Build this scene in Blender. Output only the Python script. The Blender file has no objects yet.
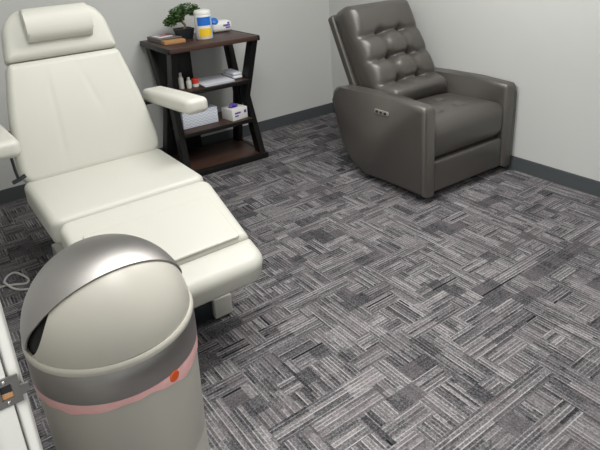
import bpy, bmesh, math, random
from mathutils import Vector, Matrix, Euler
random.seed(7)
PI = math.pi
sc = bpy.context.scene
COL = sc.collection

# ------------------------------------------------------------------ helpers
def link(o, parent=None):
    COL.objects.link(o)
    if parent: o.parent = parent
    return o
def tag(o, label=None, cat=None, group=None, kind=None):
    if label: o['label'] = label
    if cat: o['category'] = cat
    if group: o['group'] = group
    if kind: o['kind'] = kind
    return o
def empty(name, loc=(0, 0, 0), rz=0, parent=None):
    o = bpy.data.objects.new(name, None)
    o.empty_display_size = .05
    o.location = loc; o.rotation_euler = (0, 0, rz)
    return link(o, parent)
def mk(name, bm, mat, parent=None, smooth=True, loc=None, rz=0, angle=38):
    bmesh.ops.remove_doubles(bm, verts=bm.verts, dist=1e-6)
    bmesh.ops.recalc_face_normals(bm, faces=bm.faces)
    me = bpy.data.meshes.new(name)
    bm.to_mesh(me); bm.free()
    for m in (mat if isinstance(mat, (list, tuple)) else [mat]): me.materials.append(m)
    if smooth:
        me.shade_smooth()
        me.set_sharp_from_angle(angle=math.radians(angle))
    o = bpy.data.objects.new(name, me)
    if loc: o.location = loc
    o.rotation_euler = (0, 0, rz)
    return link(o, parent)
def NB(): return bmesh.new()
def frame(origin, x, y, z):
    m = Matrix.Identity(4)
    for i, a in enumerate((x, y, z)):
        a = Vector(a).normalized()
        for r in range(3): m[r][i] = a[r]
    for r in range(3): m[r][3] = origin[r]
    return m
def box(bm, c, s, bev=0, seg=3, M=None, mi=0):
    r = bmesh.ops.create_cube(bm, size=1)
    vs = r['verts']
    for v in vs: v.co = Vector((v.co.x*s[0]+c[0], v.co.y*s[1]+c[1], v.co.z*s[2]+c[2]))
    fs = set(f for v in vs for f in v.link_faces)
    if bev:
        es = list(set(e for v in vs for e in v.link_edges))
        rr = bmesh.ops.bevel(bm, geom=es, offset=bev, segments=seg, profile=.5, affect='EDGES')
        vs = list(set(list(rr['verts']) + [v for v in vs if v.is_valid]))
        fs = set(f for v in vs for f in v.link_faces)
    for f in fs: f.material_index = mi
    if M is not None:
        for v in set(v for f in fs for v in f.verts): v.co = M @ v.co
    return bm
def prism(bm, pts, ax, a0, a1, bev=0, seg=3, fn=None):
    """polygon pts (2D) extruded along axis ax ('x','y','z') from a0 to a1"""
    def P(p, a):
        return {'x': (a, p[0], p[1]), 'y': (p[0], a, p[1]), 'z': (p[0], p[1], a)}[ax]
    A = [bm.verts.new(P(p, a0)) for p in pts]
    B = [bm.verts.new(P(p, a1)) for p in pts]
    n = len(pts)
    fa = bm.faces.new(A); fb = bm.faces.new(B[::-1])
    for i in range(n): bm.faces.new((A[i], B[i], B[(i+1) % n], A[(i+1) % n]))
    vs = A + B
    if bev:
        es = list(fa.edges) + list(fb.edges)
        r = bmesh.ops.bevel(bm, geom=es, offset=bev, segments=seg, profile=.5, affect='EDGES')
        vs = list(set(list(r['verts']) + [v for v in vs if v.is_valid]))
    if fn:
        for v in vs: v.co = Vector(fn(*v.co))
    return vs
def slab(bm, hw, hl, t, R=.04, r=.03, crown=0, fn=None, disp=None, M=None, ns=8, narc=6, nprof=5, ncap=8, cpow=2, mi=0):
    """cushion-like block: rounded rectangle in plan (corner radii R), edge radius r, domed top"""
    if not isinstance(R, (tuple, list)): R = (R,)*4
    def outline(ins):
        out = []
        sg = [(-1, -1), (1, -1), (1, 1), (-1, 1)]
        cor = []
        for k, (sx, sy) in enumerate(sg):
            rr = max(R[k]-ins, .0008)
            cx = sx*(hw-ins-rr); cy = sy*(hl-ins-rr)
            a0 = PI + k*PI/2
            cor.append([(cx+rr*math.cos(a0+PI/2*j/narc), cy+rr*math.sin(a0+PI/2*j/narc)) for j in range(narc+1)])
        for k in range(4):
            out += cor[k]
            p, q = cor[k][-1], cor[(k+1) % 4][0]
            for j in range(1, ns): out.append((p[0]+(q[0]-p[0])*j/ns, p[1]+(q[1]-p[1])*j/ns))
        return out
    rings = []
    def ring(ins, z, s=1, w=0):
        ol = outline(ins)
        row = []
        for (x, y) in ol:
            x *= s; y *= s
            cw = crown*w*max(0., 1-(x/hw)**2)*max(0., 1-(y/hl)**2)
            zz = z + cw + (disp(x, y)*w if disp else 0)
            p = (x, y, zz)
            if fn: p = fn(*p)
            p = Vector(p)
            if M is not None: p = M @ p
            row.append(bm.verts.new(p))
        rings.append(row)
    ring(r, -t/2, .5); ring(r, -t/2, 1)
    for j in range(1, nprof+1):
        a = PI/2*j/nprof; ring(r*(1-math.sin(a)), -t/2+r*(1-math.cos(a)))
    for j in range(0, nprof+1):
        a = PI/2*j/nprof; ring(r*(1-math.cos(a)), t/2-r*(1-math.sin(a)), 1, j/nprof)
    for j in range(1, ncap):
        s = 1-j/ncap
        ring(r, t/2, s, 1)
    n = len(rings[0])
    fs = []
    for A, B in zip(rings, rings[1:]):
        for i in range(n): fs.append(bm.faces.new((A[i], A[(i+1) % n], B[(i+1) % n], B[i])))
    fs.append(bm.faces.new(rings[0][::-1]))
    c = Vector((0, 0, t/2+crown+(disp(0, 0) if disp else 0)))
    if fn: c = Vector(fn(*c))
    if M is not None: c = M @ c
    cv = bm.verts.new(c)
    L = rings[-1]
    for i in range(n): fs.append(bm.faces.new((L[i], L[(i+1) % n], cv)))
    for f in fs: f.material_index = mi
    return bm
def lathe(bm, prof, n=48, c=(0, 0, 0), M=None, a0=0, a1=2*PI, mi=0):
    full = abs(a1-a0-2*PI) < 1e-6
    m = n if full else n+1
    rows = []
    for (r, z) in prof:
        row = []
        for i in range(m):
            a = a0+(a1-a0)*i/n
            p = Vector((c[0]+r*math.cos(a), c[1]+r*math.sin(a), c[2]+z))
            if M is not None: p = M @ p
            row.append(bm.verts.new(p))
        rows.append(row)
    for A, B in zip(rows, rows[1:]):
        for i in range(n):
            f = bm.faces.new((A[i], A[(i+1) % m], B[(i+1) % m], B[i])); f.material_index = mi
    return rows
def tube(bm, pts, r, n=10, cap=True, mi=0):
    pts = [Vector(p) for p in pts]
    rows = []
    up = Vector((0, 0, 1))
    prev = None
    for i, p in enumerate(pts):
        t = (pts[min(i+1, len(pts)-1)]-pts[max(i-1, 0)]).normalized()
        if prev is None:
            x = t.cross(up)
            if x.length < 1e-3: x = t.cross(Vector((1, 0, 0)))
        else: x = prev - t*prev.dot(t)
        x.normalize(); prev = x
        y = t.cross(x)
        rr = r[i] if isinstance(r, (list, tuple)) else r
        rows.append([bm.verts.new(p+x*rr*math.cos(2*PI*k/n)+y*rr*math.sin(2*PI*k/n)) for k in range(n)])
    for A, B in zip(rows, rows[1:]):
        for k in range(n): bm.faces.new((A[k], A[(k+1) % n], B[(k+1) % n], B[k])).material_index = mi
    if cap:
        bm.faces.new(rows[0][::-1]).material_index = mi; bm.faces.new(rows[-1]).material_index = mi
def smooth_path(pts, k=8):
    P = [Vector(p) for p in pts]; out = []
    for i in range(len(P)-1):
        p0 = P[max(i-1, 0)]; p1 = P[i]; p2 = P[i+1]; p3 = P[min(i+2, len(P)-1)]
        for j in range(k):
            t = j/k
            out.append(.5*((2*p1)+(p2-p0)*t+(2*p0-5*p1+4*p2-p3)*t*t+(3*p1-p0-3*p2+p3)*t**3))
    out.append(P[-1]); return out

# ------------------------------------------------------------------ materials
class NT:
    def __init__(s, name):
        s.m = bpy.data.materials.new(name); s.m.use_nodes = True
        s.t = s.m.node_tree; s.b = s.t.nodes['Principled BSDF']
    def n(s, typ, **kw):
        o = s.t.nodes.new(typ)
        for k, v in kw.items(): setattr(o, k, v)
        return o
    def put(s, sock, v):
        if isinstance(v, bpy.types.NodeSocket): s.t.links.new(v, sock)
        else: sock.default_value = v
    def math(s, op, a, b=0., c=None):
        o = s.n('ShaderNodeMath', operation=op)
        s.put(o.inputs[0], a); s.put(o.inputs[1], b)
        if c is not None: s.put(o.inputs[2], c)
        return o.outputs[0]
    def mix(s, f, a, b):
        o = s.n('ShaderNodeMix', data_type='RGBA')
        s.put(o.inputs[0], f); s.put(o.inputs[6], a); s.put(o.inputs[7], b)
        return o.outputs[2]
    def mixf(s, f, a, b):
        o = s.n('ShaderNodeMix', data_type='FLOAT')
        s.put(o.inputs[0], f); s.put(o.inputs[2], a); s.put(o.inputs[3], b)
        return o.outputs[0]
    def rnd(s, x, y, z=0.):
        c = s.n('ShaderNodeCombineXYZ')
        s.put(c.inputs[0], x); s.put(c.inputs[1], y); s.put(c.inputs[2], z)
        w = s.n('ShaderNodeTexWhiteNoise', noise_dimensions='3D')
        s.t.links.new(c.outputs[0], w.inputs[0])
        return w.outputs[0]
    def obj(s):
        tc = s.n('ShaderNodeTexCoord'); sp = s.n('ShaderNodeSeparateXYZ')
        s.t.links.new(tc.outputs['Object'], sp.inputs[0])
        return tc.outputs['Object'], sp.outputs[0], sp.outputs[1], sp.outputs[2]
    def noise(s, scale, detail=3, rough=.55, vec=None, stretch=None):
        if vec is None: vec = s.obj()[0]
        if stretch:
            mp = s.n('ShaderNodeMapping'); mp.inputs['Scale'].default_value = stretch
            s.t.links.new(vec, mp.inputs[0]); vec = mp.outputs[0]
        o = s.n('ShaderNodeTexNoise'); s.t.links.new(vec, o.inputs['Vector'])
        o.inputs['Scale'].default_value = scale; o.inputs['Detail'].default_value = detail; o.inputs['Roughness'].default_value = rough
        return o.outputs[0]
    def bump(s, h, strength=.2, dist=.002):
        o = s.n('ShaderNodeBump'); o.inputs['Strength'].default_value = strength; o.inputs['Distance'].default_value = dist
        s.t.links.new(h, o.inputs['Height']); s.t.links.new(o.outputs[0], s.b.inputs['Normal'])
    def set(s, **kw):
        for k, v in kw.items(): s.put(s.b.inputs[k.replace('_', ' ')], v)
        return s
def C4(c): return (c[0], c[1], c[2], 1)
def S(r, g, b):   # sRGB 0-255 to linear
    f = lambda v: (v/255/12.92) if v/255 <= .04045 else ((v/255+.055)/1.055)**2.4
    return (f(r), f(g), f(b), 1)
def mat(name, col, rough=.6, metal=0, spec=.5, var=.06, scale=12, bump=0, bscale=200, stretch=None, coat=0):
    n = NT(name)
    k = n.noise(scale, stretch=stretch)
    lo = tuple(c*(1-var) for c in col[:3])+(1,); hi = tuple(min(1, c*(1+var)) for c in col[:3])+(1,)
    n.set(Base_Color=n.mix(k, lo, hi), Roughness=rough, Metallic=metal, Specular_IOR_Level=spec, Coat_Weight=coat)
    if bump: n.bump(n.noise(bscale, 4), bump)
    return n.m

M = {}
M['wall'] = mat('wall_paint', S(206, 207, 205), .75, spec=.3, var=.015, scale=3, bump=.08, bscale=160)
M['ceil'] = mat('ceiling_tile', S(228, 227, 222), .9, var=.03, scale=40)
M['base'] = mat('rubber_baseboard', S(70, 74, 77), .55, spec=.4, var=.04, scale=20)
M['cream'] = mat('cream_vinyl', S(199, 199, 190), .42, spec=.45, var=.012, scale=5, bump=.12, bscale=22)
M['leather'] = mat('grey_leather', S(78, 75, 71), .36, spec=.6, var=.09, scale=9, bump=.22, bscale=70)
M['leather_side'] = M['leather']
M['black'] = mat('black_painted_wood', S(19, 18, 18), .45, spec=.4, var=.15, scale=15)
M['plastic_black'] = mat('black_plastic', S(28, 33, 38), .45, var=.08)
M['chrome'] = mat('chrome', S(200, 200, 200), .18, 1, var=.02)
M['enamel'] = mat('white_enamel', S(200, 200, 192), .4, var=.02)
M['bin'] = mat('beige_bin_paint', S(193, 190, 180), .38, spec=.5, var=.012, scale=4)
M['bin_lip'] = mat('beige_lip_plastic', S(196, 193, 182), .4, var=.01)
M['white'] = mat('white_plastic', S(232, 232, 228), .4, var=.02)
M['paper'] = mat('white_paper', S(222, 226, 234), .8, var=.02)
M['blue'] = mat('blue_plastic', S(36, 110, 205), .35, var=.05)
M['purple'] = mat('purple_print', S(96, 70, 165), .5, var=.08)
M['yellow'] = mat('yellow_label', S(240, 200, 40), .5, var=.05)
M['lblue'] = mat('pale_blue_label', S(170, 200, 235), .5, var=.05)
M['red'] = mat('red_plastic', S(205, 60, 45), .4, var=.05)
M['redpaper'] = mat('red_print', S(200, 92, 92), .7, var=.1, scale=80)
M['orange'] = mat('orange_sticker', S(222, 92, 32), .5, var=.03)
M['tan'] = mat('tan_cork', S(176, 132, 86), .8, var=.1, scale=60)
M['greycover'] = mat('grey_cover', S(112, 108, 102), .7, var=.05)
M['jamb'] = mat('white_gloss_paint', S(204, 204, 199), .35, var=.01, scale=3)
M['bark'] = mat('bark', S(120, 104, 88), .9, var=.2, scale=50)
M['soil'] = mat('soil', S(50, 40, 30), .95, var=.3, scale=90)
M['cord'] = mat('white_cord', S(215, 215, 212), .5, var=.02)
M['woodin'] = mat('raw_wood', S(150, 110, 70), .8, var=.2, scale=60, stretch=(1, 1, 8))
M['panel'] = mat('grey_panel', S(150, 147, 142), .35, var=.03)
M['dark'] = mat('recess_shade', S(14, 13, 13), .8, var=.1)  # near-black colour standing in for shade inside the latch hole and lid gap

def steel(name, col, rough, axis='Z', an=0.):
    n = NT(name)
    if an:
        tg = n.n('ShaderNodeTangent', direction_type='RADIAL', axis=axis)
        n.t.links.new(tg.outputs[0], n.b.inputs['Tangent'])
        n.b.inputs['Anisotropic'].default_value = an
    k = n.noise(6, 2, stretch=(1, 1, 120))
    n.set(Base_Color=n.mix(k, tuple(c*.9 for c in col[:3])+(1,), col), Metallic=1., Roughness=n.mixf(k, rough*.85, rough*1.15))
    n.bump(n.noise(10, 2, stretch=(1, 1, 90)), .04, .001)
    return n.m
M['steel'] = steel('brushed_steel', S(172, 169, 167), .48, 'Y', .7)
M['steel_dark'] = steel('satin_steel_band', S(172, 169, 166), .34, 'Z', .8)
M['plate'] = steel('satin_nickel', S(150, 148, 145), .42)

def wood(name, a, b, rough=.35, axis=(4, 60, 60)):
    n = NT(name)
    k = n.noise(1.2, 5, .65, stretch=axis)
    n.set(Base_Color=n.mix(k, a, b), Roughness=rough)
    n.bump(k, .08, .001)
    return n.m
M['espresso'] = wood('espresso_wood', S(48, 34, 29), S(80, 55, 45), .42)

def leaf():
    n = NT('bonsai_leaf')
    k = n.noise(45, 3)
    n.set(Base_Color=n.mix(k, S(38, 70, 34), S(96, 128, 72)), Roughness=.6)
    return n.m
M['leaf'] = leaf()

def pink():
    n = NT('pink_bag_film')
    k = n.noise(30, 3)
    n.set(Base_Color=n.mix(k, S(244, 178, 176), S(250, 206, 203)), Roughness=.32)
    n.bump(n.noise(60, 3), .35, .003)
    return n.m
M['pink'] = pink()

def chevron():
    n = NT('chevron_print')
    _, x, y, z = n.obj()
    xx = n.math('ADD', n.math('MULTIPLY', x, 1), n.math('MULTIPLY', y, 1))
    tri = n.math('PINGPONG', n.math('MULTIPLY', xx, 60), 1.)
    f = n.math('FRACT', n.math('ADD', n.math('MULTIPLY', z, 48), n.math('MULTIPLY', tri, .8)))
    m = n.math('GREATER_THAN', f, .5)
    n.set(Base_Color=n.mix(m, S(232, 236, 242), S(196, 206, 222)), Roughness=.6)
    return n.m
M['chevron'] = chevron()

def carpet():
    n = NT('woven_block_carpet')
    _, x, y, z = n.obj()
    H = .072; P = .0134
    def layer(along, across, seed):
        row = n.math('FLOOR', n.math('DIVIDE', across, H))
        r1 = n.rnd(row, seed, 1.7)
        w = n.math('ADD', n.math('MULTIPLY', r1, .11), .06)
        off = n.math('MULTIPLY', n.rnd(row, seed, 4.1), 3.)
        col = n.math('FLOOR', n.math('DIVIDE', n.math('ADD', along, off), w))
        idr = n.rnd(row, col, seed)
        q = n.math('DIVIDE', across, P)
        s1 = n.math('FLOOR', q)
        v1 = n.rnd(s1, col, seed+.37)
        # yarn courses that run past the ends of one block
        col2 = n.math('FLOOR', n.math('DIVIDE', n.math('ADD', along, n.math('MULTIPLY', n.rnd(s1, seed, 9.3), 2.)), .21))
        v3 = n.rnd(s1, col2, seed+5.3)
        # thin pale line between two courses
        edge = n.math('LESS_THAN', n.math('FRACT', q), .30)
        ln = n.math('MULTIPLY', edge, n.math('ADD', n.math('MULTIPLY', n.rnd(s1, col2, seed+7.7), .34), .08))
        v = n.math('ADD', n.math('MULTIPLY', v1, .30), n.math('MULTIPLY', v3, .22))
        v = n.math('ADD', n.math('ADD', v, .13), ln)
        v = n.math('ADD', v, n.math('MULTIPLY', n.math('SUBTRACT', idr, .5), .16))
        core = n.math('GREATER_THAN', n.math('FRACT', q), .40)
        blk = n.math('MULTIPLY', core, n.math('GREATER_THAN', n.rnd(s1, col2, seed+2.2), .988))   # rare near-black yarns
        return v, blk, row, col
    a = layer(x, y, 1.0)
    b = layer(y, x, 13.0)
    mk_ = n.math('GREATER_THAN', n.rnd(a[2], a[3], 77.), .50)
    v = n.mixf(mk_, a[0], b[0]); blk = n.mixf(mk_, a[1], b[1])
    # darker heathered blocks
    dk = n.math('GREATER_THAN', n.rnd(a[2], a[3], 3.3), .90)
    v = n.mixf(dk, v, n.math('ADD', n.math('MULTIPLY', v, .35), .12))
    # loops of the pile
    g = .0042
    loop = n.rnd(n.math('FLOOR', n.math('DIVIDE', x, g)), n.math('FLOOR', n.math('DIVIDE', y, g)), 5.)
    big = n.noise(1.1, 2)
    v = n.math('ADD', v, n.math('MULTIPLY', n.math('SUBTRACT', loop, .5), .30))
    v = n.math('ADD', v, n.math('MULTIPLY', n.math('SUBTRACT', big, .5), .12))
    ramp = n.n('ShaderNodeValToRGB')
    n.t.links.new(v, ramp.inputs[0])
    e = ramp.color_ramp.elements
    e[0].position = .08; e[0].color = S(42, 42, 45)
    e[1].position = .92; e[1].color = S(168, 165, 166)
    for p, c in ((.32, S(80, 79, 82)), (.50, S(106, 104, 106)), (.68, S(132, 129, 131))):
        q = e.new(p); q.color = c
    pk = n.math('MULTIPLY', n.math('GREATER_THAN', n.rnd(a[2], b[2], 8.1), .72), .25)
    c = n.mix(pk, ramp.outputs[0], S(116, 108, 111))
    c = n.mix(blk, c, S(24, 26, 30))
    n.set(Base_Color=c, Roughness=.95, Specular_IOR_Level=.15)
    n.bump(loop, .4, .002)
    return n.m
M['carpet'] = carpet()

# ------------------------------------------------------------------ setting
XW, YF, ZC = -2.950, -4.45, 2.55
WT = .13
def struct(name, bm, m, smooth=False):
    return tag(mk(name, bm, m, smooth=smooth), kind='structure')
bm = NB(); box(bm, ((XW-1.2)/2+.1, YF/2, -.05), (-XW+1.6, -YF+.4, .1)); struct('floor', bm, M['carpet'])
bm = NB(); box(bm, (XW/2, YF/2, ZC+.04), (-XW+.4, -YF+.4, .08)); struct('ceiling', bm, M['ceil'])
bm = NB(); box(bm, (XW/2, .06, ZC/2), (-XW+.26, .12, ZC)); struct('wall_back', bm, M['wall'])
bm = NB(); box(bm, (.075, YF/2, ZC/2), (.12, -YF+.0, ZC)); struct('wall_right', bm, M['wall'])
bm = NB(); box(bm, (XW/2, YF-.06, ZC/2), (-XW+.26, .12, ZC)); struct('wall_front', bm, M['wall'])
DY1, DY0, DZ = -3.135, -4.05, 2.06       # door opening
bm = NB()
box(bm, (XW-WT/2, (DY1)/2, ZC/2), (WT, -DY1, ZC))
box(bm, (XW-WT/2, (DY0+YF)/2, ZC/2), (WT, DY0-YF, ZC))
box(bm, (XW-WT/2, (DY0+DY1)/2, (DZ+ZC)/2), (WT, DY1-DY0, ZC-DZ))
struct('wall_left', bm, M['wall'])
BH = .088
def baseprof(bm, p0, p1, inward):
    pts = [(0, 0), (.011, 0), (.009, .006), (.008, BH-.01), (.005, BH-.002), (0, BH)]
    d = (Vector(p1)-Vector(p0)); iv = Vector(inward)
    A = [bm.verts.new(Vector(p0)+iv*a+Vector((0, 0, z))) for a, z in pts]
    B = [bm.verts.new(Vector(p1)+iv*a+Vector((0, 0, z))) for a, z in pts]
    n = len(pts)
    for i in range(n): bm.faces.new((A[i], A[(i+1) % n], B[(i+1) % n], B[i]))
    bm.faces.new(A); bm.faces.new(B[::-1])
bm = NB(); baseprof(bm, (XW, -.0005, 0), (.014, -.0005, 0), (0, -1, 0)); struct('baseboard_back', bm, M['base'], True)
bm = NB(); baseprof(bm, (.0145, YF, 0), (.0145, -.011, 0), (-1, 0, 0)); struct('baseboard_right', bm, M['base'], True)
bm = NB(); baseprof(bm, (XW+.0005, DY1+.075, 0), (XW+.0005, -.011, 0), (1, 0, 0)); struct('baseboard_left', bm, M['base'], True)

# door frame of the doorway the picture is taken from
door = empty('door_1', (XW-WT/2, (DY0+DY1)/2, 0)); tag(door, kind='structure')
def dloc(bm):
    for v in bm.verts: v.co -= Vector((XW-WT/2, (DY0+DY1)/2, 0))
    return bm
JF = -3.15
bm = NB()
for (ya, yb) in ((JF, DY1), (DY0, DY0+.015)):
    box(bm, (XW-WT/2-.005, (ya+yb)/2, (DZ-.015)/2), (WT+.012, abs(yb-ya), DZ-.015), .0015, 2)
box(bm, (XW-WT/2-.005, (DY0+DY1)/2, DZ-.0075), (WT+.012, DY1-DY0, .015), .0015, 2)
mk('jamb', dloc(bm), M['jamb'], door)
bm = NB()
for (ya, yb) in ((JF-.012, JF), (DY0+.015, DY0+.027)):
    box(bm, (XW-.057, (ya+yb)/2, (DZ-.03)/2), (.045, .012, DZ-.03), .002, 2)
mk('door_stop', dloc(bm), M['jamb'], door)
bm = NB()
for yc in (JF+.037, DY0-.022):
    box(bm, (XW+.0085, yc, (DZ+.05)/2), (.015, .065, DZ+.05), .004, 3)
box(bm, (XW+.0085, (DY0+DY1)/2, DZ+.03), (.015, DY1-DY0+.0, .065), .004, 3)
mk('casing', dloc(bm), M['jamb'], door)
# strike plate with hole and lip
bm = NB()
zc, hx0, hx1, zt = 1.010, -.0285, -.005, .018
px0, px1 = XW-.020, XW+.0115
def pl(x0, x1, z0, z1): box(bm, ((x0+x1)/2, JF-.0012, (z0+z1)/2), (x1-x0, .0022, z1-z0))
ox0, ox1, oz0, oz1 = XW-.0085, XW+.0035, zc-.009, zc+.009
pl(px0, ox0, zc-zt, zc+zt); pl(ox1, px1, zc-zt, zc+zt); pl(ox0, ox1, zc-zt, oz0); pl(ox0, ox1, oz1, zc+zt)
for i in range(2):
    box(bm, (XW+.0115+.002+.004*i*.95, JF-.0012+.0011*i*i*.5, zc-.004), (.0045, .0022, .013-.002*i))
mk('strike_plate', dloc(bm), M['plate'], door)
bm = NB(); box(bm, ((ox0+ox1)/2, JF-.0004, zc+.004), (ox1-ox0-.001, .0006, oz1-oz0-.007)); mk('latch_hole_shade', dloc(bm), M['dark'], door)  # thin dark sheet paints the shade inside the hole
bm = NB(); box(bm, ((ox0+ox1)/2, JF-.0004, zc-.0055), (ox1-ox0-.001, .0006, .006)); mk('latch_hole_bottom', dloc(bm), M['woodin'], door)
for s in (-1, 1):
    bm = NB(); lathe(bm, [(0, .0012), (.0018, .0008), (.0024, 0), (.0024, -.0012), (0, -.0012)], 14, M=frame(((ox0+ox1)/2, JF-.0026, zc+s*.0135), (1, 0, 0), (0, 0, 1), (0, -1, 0)))
    mk('screw', dloc(bm), M['chrome'], door)

# ------------------------------------------------------------------ treatment chair
ch = empty('treatment_chair', (-2.328, -1.44, 0), 0)
tag(ch, 'cream vinyl reclining treatment chair with white head pillow and padded armrests', 'treatment chair')
cr = M['cream']
bm = NB()
def seat_fn(x, y, z): return (x, y, z)
slab(bm, .320, .262, .115, (.045, .045, .05, .05), .03, .006, M=frame((0, .046, .460), (1, 0, 0), (0, 1, 0), (0, 0, 1)))
mk('seat_cushion', bm, cr, ch)
TH = math.radians(70)
Bv = Vector((0, math.cos(TH), math.sin(TH))); Bn = Vector((0, -math.sin(TH), math.cos(TH)))
Bo = Vector((0, .25, .515))
BL = .535
bm = NB()
def back_fn(x, y, z):
    t = (y+BL/2)/BL
    w = 1.0-.06*t-.18*t*t
    if t < .2: w *= 1-.06*(1-t/.2)**2
    return (x*w, y, z)
slab(bm, .325, BL/2, .10, (.05, .05, .025, .025), .028, .012, fn=back_fn, disp=lambda x, y: -.0035*(math.exp(-((x+.12+.1*y*y)/.014)**2)+math.exp(-((x-.12-.22*(y+.1)*(y > -.1)*-1)/.016)**2)*min(1, max(0, (y+.05)/.1)))*max(0, 1-(y/.25)**4),
     M=frame(Bo+Bv*(BL/2-.01)-Bn*.05, (1, 0, 0), Bv, Bn), ns=40, ncap=40)
mk('backrest_cushion', bm, cr, ch)
HL = .225
hc = Bo+Bv*(BL-.01+HL/2+.004)-Bn*.05
bm = NB()
slab(bm, .249, HL/2, .10, (.02, .02, .10, .10), .028, .012, fn=lambda x, y, z: (x*(1-.14*(y+HL/2)/HL), y, z),
     M=frame(hc, (1, 0, 0), Bv, Bn))
mk('headrest_cushion', bm, cr, ch)
# half-roll head pillow
bm = NB()
hpo = hc+Bv*.030+Bn*.062
hpp = [(.074*math.copysign(abs(math.cos(a))**.8, math.cos(a)), .056*max(-.45, math.copysign(abs(math.sin(a))**.8, math.sin(a)))) for a in [2*PI*k/40 for k in range(40)]]
prism(bm, hpp, 'x', -.142, .142, .012, 3)
hm = frame(hpo, (1, 0, 0), Bv, Bn)
for v in bm.verts: v.co = hm @ v.co
pil = mk('head_pillow', bm, cr, ch)
bm = NB(); tube(bm, smooth_path([hc+Bn*.057+Bv*-.03+Vector((-.05, 0, 0)), hc+Bn*.064+Bv*-.042+Vector((-.01, 0, 0)), hc+Bn*.057+Bv*-.03+Vector((.03, 0, 0))]), .004, 8)
mk('pillow_loop', bm, cr, pil)
# leg rest
PH = math.radians(18.5)
Lv = Vector((0, -math.cos(PH), -math.sin(PH))); Ln = Vector((0, -math.sin(PH), math.cos(PH)))
Lo = Vector((0, -.245, .525))
Lx = Vector((-1, 0, 0))
bm = NB()
slab(bm, .308, .190, .10, (.045, .045, .012, .012), .026, .004, fn=lambda x, y, z: (x*(1-.06*(y+.19)/.38), y, z), M=frame(Lo+Lv*.192-Ln*.05, Lx, Lv, Ln))
mk('leg_cushion', bm, cr, ch)
bm = NB()
slab(bm, .250, .132, .010, .012, .005, .002, M=frame(Lo+Lv*.245+Ln*.004, Lx, Lv, Ln))
mk('leg_pad', bm, cr, ch)
bm = NB()
slab(bm, .290, .072, .115, (.012, .012, .07, .07), .036, .004, M=frame(Lo+Lv*.455-Ln*.054, Lx, Lv, Ln))
fc = mk('foot_cushion', bm, cr, ch)
# arm rests
for s in (1, -1):
    d = Vector((0, -1, .07)).normalized(); up = Vector((0, .07, 1)).normalized()
    bm = NB()
    slab(bm, .057, .27, .066, (.02, .02, .035, .035), .022, .005, M=frame(((.392 if s > 0 else -.390), .20, .760 if s > 0 else .758), (-1, 0, 0), d, up))
    ar = mk('armrest', bm, cr, ch)
    bm = NB()
    tube(bm, smooth_path([(s*.39, .44, .71), (s*.30, .47, .69), (s*.22, .46, .60), (s*.20, .40, .48), (s*.18, .24, .39)]), .014, 10)
    box(bm, (s*.40, .27, .712), (.03, .30, .012), .003, 2, M=None)
    mk('arm_bracket', bm, M['plastic_black'], ar)
bm = NB()
tube(bm, [(-.358, .10, .715), (-.355, .10, .64), (-.351, .095, .600)], .006, 8)
tube(bm, [(-.375, .09, .596), (-.351, .095, .600), (-.323, .10, .610)], .009, 8)
mk('recline_lever', bm, M['plastic_black'], ch)
# frame and base
bm = NB()
box(bm, (0, .06, .387), (.46, .42, .03), .006, 2)
box(bm, (0, -.33, .345), (.34, .26, .02), .004, 2)
mk('seat_frame', bm, M['enamel'], ch)
bm = NB(); box(bm, (0, .05, .242), (.22, .30, .27), .015, 3); mk('lift_column', bm, M['enamel'], ch)
for s in (1, -1):
    bm = NB(); box(bm, (s*.199, -.01, .055), (.080, .96, .09), .006, 3)
    rl = mk('base_rail', bm, M['enamel'], ch)
    for y in (-.44, .42):
        bm = NB(); lathe(bm, [(0, 0), (.028, 0), (.03, .004), (.026, .011), (0, .011)], 20, c=(s*.199, y, 0)); mk('rubber_foot', bm, M['plastic_black'], rl)
bm = NB(); box(bm, (0, -.01, .062), (.316, .93, .10), .008, 3); mk('base_cover', bm, M['plastic_black'], ch)
bm = NB(); tube(bm, [(-.22, -.16, .395), (-.265, -.165, .388), (-.285, -.17, .38)], [.005, .005, .009], 10); mk('release_knob', bm, M['chrome'], ch)

# ------------------------------------------------------------------ recliner
rc = empty('recliner_chair', (-.392, -1.785, 0), math.radians(-1.4))
tag(rc, 'dark grey tufted leather recliner armchair in the corner by the right wall', 'recliner')
le = M['leather']
RW = .388
WEDGE = .085
prof = [(0, .040), (0, .545), (.02, .565), (.25, .568), (.50, .564), (.72, .556), (.778, .544), (.802, .515), (.802, .46), (.786, .33), (.73, .18), (.65, .09), (.59, .054), (.50, .043)]
for s in (-1, 1):
    bm = NB()
    def flare(x, y, z, s=s): return (x+s*.006*(z-.05)/.5*(.4+.6*1), y, z)
    a, b = (RW-.100, RW) if s > 0 else (-RW, -RW+.100)
    prism(bm, prof, 'x', a, b, .032, 5, flare)
    ar = mk('armrest', bm, le, rc, angle=50)
    # stitched front seam
    bm = NB()
    for dx in (.012,):
        tube(bm, [(s*(RW-dx+.006*(z-.05)/.5) , -.0005, z) for z in (.09, .2, .35, .54)], .0022, 6)
    mk('seam', bm, le, ar)
    if s < 0:
        # power control strip on outer side
        bm = NB()
        zc_, yc_ = .476, .335
        xo = -RW-.006*(zc_-.05)/.5
        slab(bm, .060, .014, .008, .013, .003, .001, M=frame((xo-.001, yc_, zc_), (0, -1, 0), (0, 0, 1), (-1, 0, .07)))
        cp = mk('control_panel', bm, M['panel'], ar)
        for k in (-1, 0, 1):
            bm = NB(); slab(bm, .011, .007, .004, .006, .0015, 0, M=frame((xo-.006, yc_-k*.034, zc_), (0, -1, 0), (0, 0, 1), (-1, 0, .07)))
            mk('button', bm, M['plastic_black'], cp)
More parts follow.
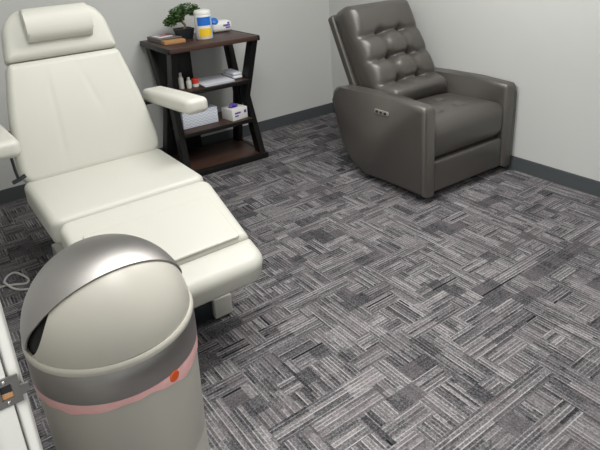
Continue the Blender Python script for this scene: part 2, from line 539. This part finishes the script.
# seat cushion
def sdisp(x, y):
    d = 0
    for (bx, by) in ((-.12, -.02), (.05, -.02), (-.12, -.17), (.05, -.17)):
        d -= .014*math.exp(-((x-bx)**2+(y-by)**2)/.026**2)
    return d
SW = RW-.100+.010
bm = NB()
slab(bm, SW+.004, .31, .240, (.03, .03, .03, .03), .085, .022, disp=sdisp, ns=22, narc=5, nprof=10, ncap=26,
     fn=lambda x, y, z: (x*(1+.07*max(0, z)/.11), y, z-.05*(y+.31)*(1 if z > 0 else 0)), M=frame((0, .325, .342), (1, 0, 0), (0, 1, 0), (0, 0, 1)))
mk('seat_cushion', bm, le, rc, angle=60)
bm = NB()
slab(bm, SW-.004, .094, .06, (.012, .012, .02, .02), .014, .004, M=frame((0, .045, .140), (1, 0, 0), (0, 0, 1), (0, -1, 0)))
mk('footrest', bm, le, rc)
# reclined tufted back
A = math.radians(27)
rv = Vector((0, math.sin(A), math.cos(A))); rn = Vector((0, -math.cos(A), math.sin(A)))
ro = Vector((.020, .51, .375))
BW, BHH, BT = .272, .735, .17
rows_v = [.185, .348, .515]          # button rows measured from the bottom
btn_u = (-.083, .088)
def bdisp(x, y):
    v = y+BHH/2
    d = 0
    for rvv in rows_v:
        sag = .012*math.cos(x/BW*PI*1.5)
        d -= .017*math.exp(-((v-rvv-sag*.4)/.016)**2)+.014*math.exp(-((v-rvv)/.05)**2)*max(0, 1-(x/.27)**8)
        for bu in btn_u:
            d -= .034*math.exp(-((x-bu)**2+(v-rvv)**2)/.030**2)
    inrow = min(1, max(0, (rows_v[-1]+.01-v)/.02))
    for bu in btn_u:
        d -= .011*math.exp(-((x-bu)/.03)**2)*min(1, max(0, (rows_v[-1]-v)/.05))*min(1, max(0, (v-rows_v[0]+.02)/.05))
    # bottom bolster swells forward
    d += .050*math.exp(-((v-.10)/.065)**2)*(1-(x/BW)**4*.6)
    d += .012*math.exp(-((v-.66)/.08)**2)
    return d
bm = NB()
slab(bm, BW, BHH/2, BT, (.04, .04, .05, .05), .06, .028, disp=bdisp, ns=40, narc=6, nprof=8, ncap=60, cpow=3,
     fn=lambda x, y, z: (x, y, z+WEDGE*(.5-y/BHH)*(z+BT/2)/BT),
     M=frame(ro+rv*(BHH/2)-rn*.06, (1, 0, 0), rv, rn))
bk = mk('backrest', bm, le, rc, angle=70)
for rvv in rows_v:
    for bu in btn_u:
        bm = NB()
        y = rvv-BHH/2
        sfrac = max(abs(bu)/(BW-.06), abs(y)/(BHH/2-.06))
        hz = BT/2+.028*(1-(bu/BW)**2)*(1-(y/(BHH/2))**2)+bdisp(bu, y)
        hz += WEDGE*(.5-y/BHH)*(hz+BT/2)/BT
        lathe(bm, [(0, .004), (.006, .003), (.009, 0), (.009, -.004), (0, -.004)], 16, M=frame(ro+rv*rvv-rn*.06+rn*(hz+.001)+Vector((bu, 0, 0)), (1, 0, 0), rv, rn))
        mk('button', bm, le, bk)
bm = NB()
slab(bm, BW+.012, BHH/2+.0, .055, (.03, .03, .022, .022), .014, .0, M=frame(ro+rv*(BHH/2-.008)-rn*.150, (1, 0, 0), rv, rn))
mk('back_shell', bm, le, rc)
bm = NB()
box(bm, (0, .36, .085), (2*(RW-.100)-.004, .50, .09), .01, 2)
mk('base_frame', bm, M['plastic_black'], rc)
for sx in (-1, 1):
    for y in (.09, .50):
        bm = NB(); lathe(bm, [(0, 0), (.022, 0), (.022, .05), (.018, .062), (0, .062)], 16, c=(sx*(RW-.06), y, 0)); mk('foot', bm, M['plastic_black'], rc)

# ------------------------------------------------------------------ side table
TC = (-1.300, -.278); TY = math.radians(-2)
tb = empty('side_table', (TC[0], TC[1], 0), TY)
tag(tb, 'dark brown wooden side table with black crossed legs and two open shelves', 'table')
es, bl = M['espresso'], M['black']
bm = NB(); box(bm, (-.008, 0, .847), (.608, .49, .03), .003, 2); mk('tabletop', bm, es, tb)
for s in (-1, 1):
    bm = NB(); box(bm, (s*.312-.008, 0, .846), (.016, .492, .032), .003, 2); mk('end_rail', bm, bl, tb)
    for t in (-1, 1):
        bm = NB()
        pts = [(.232*t, .832), (.155*t, .832), (.015*t, .47), (.030*t, .40), (.13*t, .035), (.212*t, .035), (.09*t, .435)]
        prism(bm, pts, 'x', s*.282-.020, s*.282+.020, .002, 2, lambda x, y, z, s=s: (x-s*.018*(1-abs(z-.435)/.40), y, z))
        mk('leg', bm, bl, tb)
for z, dep in ((.566, .31), (.291, .31)):
    bm = NB(); box(bm, (0, -.005, z-.012), (.50, dep, .022), .002, 2); sh = mk('shelf', bm, es, tb)
    bm = NB(); box(bm, (0, -.005-dep/2-.004, z-.014), (.53, .010, .026), .002, 2); mk('shelf_edge', bm, bl, sh)
bm = NB(); box(bm, (0, 0, .028), (.575, .42, .022), .002, 2); mk('bottom_shelf', bm, es, tb)
bm = NB()
for y in (-.212, .212): box(bm, (0, y, .02), (.63, .03, .04), .003, 2)
for x in (-.297, .297): box(bm, (x, 0, .02), (.028, .40, .04), .003, 2)
mk('base_rail', bm, bl, tb)
bm = NB(); box(bm, (-.125, .185, .44), (.235, .014, .785), .002, 2); mk('back_panel', bm, bl, tb)

def tw(x, y, z):
    c, s = math.cos(TY), math.sin(TY)
    return (TC[0]+x*c-y*s, TC[1]+x*s+y*c, z)
ZT = .8625
# books
bk1 = empty('notebook', tw(-.205, .105, ZT), TY+.06)
tag(bk1, 'grey covered notebook lying on the left end of the table top', 'notebook')
bm = NB(); box(bm, (0, 0, .002), (.150, .21, .004), .001, 2); box(bm, (0, 0, .025), (.150, .21, .004), .001, 2); box(bm, (-.0735, 0, .0135), (.003, .21, .02)); mk('cover', bm, M['greycover'], bk1)
bm = NB(); box(bm, (.002, 0, .0135), (.143, .20, .018)); mk('pages', bm, M['greycover'], bk1)
lf = empty('leaflet', tw(-.215, .115, ZT+.0275), TY+.15)
tag(lf, 'small red and white leaflet lying on the grey notebook', 'leaflet')
bm = NB(); slab(bm, .050, .055, .004, .004, .0015, .002); mk('sheet', bm, M['paper'], lf, loc=(0, 0, .002))
bm = NB(); box(bm, (.004, -.012, .0068), (.07, .05, .0012)); mk('red_print', bm, M['redpaper'], lf)
tn = empty('coaster_block', tw(-.205, -.045, ZT), TY)
tag(tn, 'tan wooden block lying in front of the grey notebook on the table', 'block')
bm = NB(); box(bm, (0, 0, .011), (.14, .065, .022), .002, 2); mk('block', bm, M['tan'], tn)
# bonsai
bz = empty('bonsai_plant', tw(-.078, .07, ZT), TY)
tag(bz, 'green bonsai plant in a square black pot on the table', 'plant')
bm = NB()
po = [(.040, 0), (.052, .065)]
vs0 = []
for (h, z) in ((.040, 0), (.054, .068), (.048, .068), (.045, .058)):
    vs0.append([bm.verts.new((sx*h, sy*h, z)) for sx, sy in ((-1, -1), (1, -1), (1, 1), (-1, 1))])
for P_, Q_ in zip(vs0, vs0[1:]):
    for i in range(4): bm.faces.new((P_[i], P_[(i+1) % 4], Q_[(i+1) % 4], Q_[i]))
bm.faces.new(vs0[0][::-1]); bm.faces.new(vs0[-1])
mk('pot', bm, M['plastic_black'], bz, smooth=False)
bm = NB(); box(bm, (0, 0, .060), (.088, .088, .006), .001, 1); mk('soil', bm, M['soil'], bz)
bm = NB()
tube(bm, smooth_path([(0, 0, .058), (.012, 0, .085), (-.004, .005, .115), (.015, .0, .15), (.01, 0, .17)]), .008, 10)
tube(bm, smooth_path([(-.002, .004, .11), (-.04, 0, .12), (-.08, .0, .115)]), .005, 8)
tube(bm, smooth_path([(.012, 0, .145), (-.03, .02, .155), (-.05, .0, .15)]), .004, 8)
mk('trunk', bm, M['bark'], bz)
bm = NB()
rr = random.Random(3)
for (cx, cy, cz, rx, ry, rz_) in ((.04, .0, .188, .078, .06, .036), (-.025, 0, .175, .06, .05, .03), (-.085, 0, .118, .05, .045, .028), (-.055, -.02, .148, .05, .045, .026), (.09, 0, .165, .045, .045, .03), (-.02, .02, .13, .04, .04, .025)):
    for k in range(270):
        while True:
            p = Vector((rr.uniform(-1, 1), rr.uniform(-1, 1), rr.uniform(-1, 1)))
            if p.length < 1: break
        q = Vector((cx+p.x*rx, cy+p.y*ry, cz+p.z*rz_))
        e = Euler((rr.uniform(-.9, .9), rr.uniform(-.9, .9), rr.uniform(0, 6.3))).to_matrix()
        L_ = rr.uniform(.009, .015)
        vv = [bm.verts.new(q+e @ Vector(v)*L_) for v in ((-1, 0, 0), (0, -.5, .15), (1, 0, 0), (0, .5, .15))]
        bm.faces.new(vv)
mk('foliage', bm, M['leaf'], bz, smooth=False)
# wipes canister
wc = empty('wipes_canister', tw(.014, -.042, ZT), TY)
tag(wc, 'white wipes canister with blue and yellow label on the table front', 'canister')
bm = NB()
lathe(bm, [(0, 0), (.052, 0), (.055, .004), (.055, .15), (.052, .155), (0, .155)], 36); mk('canister', bm, M['white'], wc)
bm = NB()
lathe(bm, [(.0562, .088), (.0562, .142)], 20, a0=math.radians(205), a1=math.radians(300)); mk('blue_label', bm, M['blue'], wc)
bm = NB()
lathe(bm, [(.0562, .018), (.0562, .07)], 20, a0=math.radians(215), a1=math.radians(300)); mk('yellow_label', bm, M['yellow'], wc)
bm = NB()
lathe(bm, [(.0558, .01), (.0558, .145)], 20, a0=math.radians(301), a1=math.radians(400)); mk('pale_label', bm, M['lblue'], wc)
bm = NB()
lathe(bm, [(0, .185), (.03, .185), (.048, .181), (.054, .172), (.054, .157), (.05, .155), (0, .155)], 36); mk('lid', bm, M['white'], wc)
# wipes soft pack with blue lid
wp = empty('wipes_pack', tw(.215, .13, ZT), TY-.05)
tag(wp, 'white soft wipes pack with round blue cap and purple print, beside the canister', 'wipes pack')
bm = NB(); slab(bm, .075, .045, .075, .02, .028, .004, M=Matrix.Translation((0, 0, .0375))); mk('pack', bm, M['white'], wp)
bm = NB(); lathe(bm, [(0, .012), (.02, .011), (.026, .006), (.026, -.004), (0, -.004)], 24, M=frame((-.05, -.028, .078), (1, 0, 0), (0, .6, .8), (0, -.8, .6))); mk('blue_cap', bm, M['blue'], wp)
bm = NB()
for (dx, dz, w, h) in ((.03, .045, .05, .012), (.04, .03, .035, .010), (.045, .06, .016, .012)):
    box(bm, (dx, -.0455, dz), (w, .0012, h), .0004, 1)
mk('purple_print', bm, M['purple'], wp)
# upper shelf items
ZS = .5665
def bottle(name, x, y, h, r, capm, label, cat):
    o = empty(name, tw(x, y, ZS), TY)
    tag(o, label, cat)
    bm = NB(); lathe(bm, [(0, 0), (r*.95, 0), (r, .003), (r, h*.62), (r*.8, h*.72), (r*.45, h*.76), (r*.45, h*.8), (0, h*.8)], 24); mk('bottle_body', bm, M['enamel'], o)
    bm = NB(); lathe(bm, [(r*.5, h*.77), (r*.55, h*.78), (r*.5, h), (0, h)], 20); mk('cap', bm, capm, o)
bottle('pump_bottle', -.195, -.06, .105, .017, M['enamel'], 'tall white bottle at left end of the upper shelf', 'bottle')
bottle('lotion_bottle', -.153, -.085, .072, .017, M['enamel'], 'short white bottle beside the red topped jar on upper shelf', 'bottle')
jr = empty('red_jar', tw(-.102, -.07, ZS), TY)
tag(jr, 'small white jar with red lid on the upper shelf', 'jar')
bm = NB(); lathe(bm, [(0, 0), (.021, 0), (.022, .003), (.022, .028), (0, .028)], 24); mk('jar_body', bm, M['white'], jr)
bm = NB(); lathe(bm, [(.0235, .022), (.0235, .05), (.021, .053), (0, .053)], 24); mk('lid', bm, M['red'], jr)
pp = empty('paper_stack', tw(.045, -.025, ZS), TY-.02)
tag(pp, 'stack of white papers spread on the upper shelf', 'papers')
for i in range(4):
    bm = NB(); box(bm, (0, 0, 0), (.215, .235, .0028))
    o = mk('sheet', bm, M['paper'], pp, smooth=False, loc=(random.uniform(-.008, .008), random.uniform(-.006, .006), .0016+.0030*i), rz=random.uniform(-.02, .02))
cl = empty('folded_cloth', tw(.203, -.01, ZS), TY)
tag(cl, 'white folded cloth at right end of the upper shelf', 'cloth')
for i in range(2):
    bm = NB(); slab(bm, .036-.002*i, .085-.004*i, .020, .012, .009, .004, M=Matrix.Translation((0, 0, .0102+.022*i))); mk('fold', bm, M['paper'], cl)
# lower shelf items
ZL = .2915
bx = empty('chevron_box', tw(-.095, -.01, ZL), TY+.0)
tag(bx, 'pale blue and white chevron patterned box on the lower shelf', 'box')
bm = NB(); box(bm, (0, 0, .055), (.255, .12, .11), .003, 2); mk('box_body', bm, M['chevron'], bx)
gb = empty('glove_box', tw(.160, -.07, ZL), TY+.18)
tag(gb, 'white and purple glove box at right end of the lower shelf', 'box')
bm = NB(); box(bm, (0, 0, .040), (.130, .125, .080), .002, 2); mk('carton', bm, M['white'], gb)
bm = NB(); slab(bm, .035, .022, .002, .02, .0008, 0, M=Matrix.Translation((-.01, 0, .0812))); mk('opening', bm, M['purple'], gb)
for (x, z, w, h) in ((-.02, .05, .05, .012), (-.03, .03, .03, .010), (.045, .05, .02, .02)):
    bm = NB(); box(bm, (x, -.0630, z), (w, .001, h)); mk('side_print', bm, M['purple'], gb)
bm = NB()
tube(bm, smooth_path([(-.03, 0, .08), (-.015, .004, .098), (.005, -.006, .092), (.02, .003, .082)]), [.012]*8*3+[.006], 8)
mk('glove_tuft', bm, M['purple'], gb)

# ------------------------------------------------------------------ trash can
R_ = .192; ZR = .640
tc = empty('trash_can', (-2.700, -2.541, 0), math.radians(4))
tag(tc, 'tall round beige trash can with domed swing lid and steel band', 'trash can')
bm = NB()
lathe(bm, [(0, .006), (R_*.86, .006), (R_*.88, 0), (R_*.90, .006), (R_*.975, ZR-.10), (R_*.982, ZR-.012), (R_*.95, ZR-.012), (R_*.93, .02), (0, .02)], 96)
mk('body', bm, M['bin'], tc)
bm = NB()
lathe(bm, [(R_*.99, ZR-.085), (R_*1.0, ZR-.0855), (R_*1.002, ZR-.084), (R_*1.002, ZR-.010), (R_*.995, ZR-.008)], 96)
mk('steel_band', bm, M['steel_dark'], tc)
# pink liner showing below the band
bm = NB()
rows = []
NBG = 120
for j in range(4):
    row = []
    for i in range(NBG):
        a = 2*PI*i/NBG
        drop = .027+.007*math.sin(a*2+2.2)+.004*math.sin(a*5+.5)+.0015*math.sin(17*a)
        # longer corner pulled down near the sticker
        drop += .010*math.exp(-((a-math.radians(297))/.22)**2)
        z = ZR-.078-(drop+.008)*j/3
        r = R_*(.9905+.004*math.sin(23*a+j)*(j/3)+.006*(j in (1, 2)))
        row.append(bm.verts.new((r*math.cos(a), r*math.sin(a), z)))
    rows.append(row)
for A_, B_ in zip(rows, rows[1:]):
    for i in range(NBG): bm.faces.new((A_[i], A_[(i+1) % NBG], B_[(i+1) % NBG], B_[i]))
ln = mk('bag_liner', bm, M['pink'], tc, angle=60)
a = math.radians(-40+2)
sa = math.radians(287)
bm = NB()
lathe(bm, [(0, .0014), (.012, .0014), (.0134, 0), (.0134, -.001), (0, -.001)], 24, M=frame((R_*1.004*math.cos(sa), R_*1.004*math.sin(sa), ZR-.096), (-math.sin(sa), math.cos(sa), 0), (0, 0, 1), (math.cos(sa), math.sin(sa), 0)))
mk('orange_sticker', bm, M['orange'], ln)
# lid: lip ring, black inner shell painting the gap's shade, steel hood, flap
bm = NB()
lathe(bm, [(R_*.985, ZR-.010), (R_*1.004, ZR-.010), (R_*1.009, ZR-.005), (R_*1.004, ZR+.002), (R_*.985, ZR+.006), (R_*.955, ZR+.004), (R_*.955, ZR-.010)], 96)
mk('lid_rim', bm, M['bin_lip'], tc)
def domept(r, th, al):
    # th: angle along hinge axis (0..pi from right hinge to left), al: elevation from the front (0) over the top (90) to the back (180)
    return Vector((r*math.cos(th), -r*math.sin(th)*math.cos(al), 0.99*r*math.sin(th)*math.sin(al)))
def shell(bm, ro_, ri, amin, amax, nth=64, nal=40, t0=.0, t1=PI, zoff=ZR):
    V = [[], []]
    for k, r in enumerate((ro_, ri)):
        for i in range(nth+1):
            th = t0+(t1-t0)*i/nth
            lo, hi = amin(th), amax(th)
            V[k].append([bm.verts.new(domept(r, th, lo+(hi-lo)*j/nal)+Vector((0, 0, zoff))) for j in range(nal+1)])
    for k in range(2):
        for i in range(nth):
            for j in range(nal):
                f = (V[k][i][j], V[k][i+1][j], V[k][i+1][j+1], V[k][i][j+1])
                try: bm.faces.new(f)
                except ValueError: pass
    for i in range(nth):
        for j in (0, nal):
            bm.faces.new((V[0][i][j], V[0][i+1][j], V[1][i+1][j], V[1][i][j]))
    for i in (0, nth):
        for j in range(nal):
            bm.faces.new((V[0][i][j], V[0][i][j+1], V[1][i][j+1], V[1][i][j]))
rad = math.radians
def hood_lo(th):
    e = math.sin(th)
    return rad(61)+(rad(10)*max(0, 1-e/.50) if th > PI/2 else rad(20)*max(0, 1-e/.3))
bm = NB(); shell(bm, R_*.998, R_*.978, hood_lo, lambda th: rad(180), t0=rad(3), t1=rad(177)); mk('lid_hood', bm, M['steel'], tc, angle=50)
def flap_hi(th):
    e = math.sin(th)
    return max(rad(7), rad(74)-(rad(76)*max(0, 1-e/.85)**1.15 if th > PI/2 else 0))
bm = NB(); shell(bm, R_*.972, R_*.955, lambda th: rad(2), flap_hi, t0=rad(6), t1=rad(174)); mk('lid_flap', bm, M['bin'], tc, angle=50)
bm = NB(); shell(bm, R_*.945, R_*.94, lambda th: rad(0), lambda th: rad(180), t0=rad(1), t1=rad(179)); mk('lid_gap_shade', bm, M['dark'], tc, angle=50)  # added black shell, its colour gives the shadow between hood and flap

# ------------------------------------------------------------------ power cord on the floor
bm = NB()
cp_ = [(-2.90, -1.06, .0062), (-2.824, -1.047, .0062), (-2.776, -1.067, .0062), (-2.729, -1.093, .0062), (-2.711, -1.07, .0062), (-2.722, -1.015, .0062), (-2.75, -.955, .0062), (-2.783, -.965, .0062), (-2.806, -1.007, .0062), (-2.806, -1.05, .0185), (-2.785, -1.10, .008), (-2.755, -1.138, .0062), (-2.69, -1.165, .0062), (-2.60, -1.15, .0062)]
tube(bm, smooth_path(cp_, 10), .0055, 8)
tag(mk('power_cord', bm, M['cord']), 'white power cord looped on the carpet left of the treatment chair', 'cord')

# ------------------------------------------------------------------ lights
def area(name, loc, size, power, col=(1, .97, .92), rot=(0, 0, 0)):
    l = bpy.data.lights.new(name, 'AREA'); l.shape = 'RECTANGLE'; l.size, l.size_y = size; l.energy = power; l.color = col
    o = bpy.data.objects.new(name, l); o.location = loc; o.rotation_euler = rot; link(o); return o
area('ceiling_lamp', (-1.05, -1.9, ZC-.02), (1.2, .6), 37, (1, .985, .96))
area('ceiling_lamp', (-2.3, -2.6, ZC-.02), (.6, 1.2), 29, (1, .985, .96))
area('corridor_lamp', (-3.9, -4.2, ZC-.02), (.6, 1.2), 100)
w = bpy.data.worlds.new('world'); sc.world = w; w.use_nodes = True
w.node_tree.nodes['Background'].inputs[0].default_value = (.9, .95, 1, 1)
w.node_tree.nodes['Background'].inputs[1].default_value = 1.0

# ------------------------------------------------------------------ camera
cam = bpy.data.cameras.new('camera'); co = bpy.data.objects.new('camera', cam); link(co)
cam.sensor_fit = 'HORIZONTAL'; cam.sensor_width = 36; cam.lens = 36*570/600; cam.shift_y = -(225-150)/600
cam.clip_start = .02
RT = Vector((0.8076457, -0.58677625, -0.05832709)); DN = Vector((-0.25050881, -0.25188443, -0.93477247)); FW = Vector((0.5338106, 0.76957642, -0.350426))
m = Matrix.Identity(4)
for r in range(3):
    m[r][0] = RT[r]; m[r][1] = -DN[r]; m[r][2] = -FW[r]
m[0][3], m[1][3], m[2][3] = -2.95948, -3.74228, 1.45
co.matrix_world = m
sc.camera = co
sc.view_settings.view_transform = 'Standard'; sc.view_settings.look = 'None'
sc.view_settings.gamma = 1; sc.view_settings.use_curve_mapping = False
sc.view_settings.exposure = .09
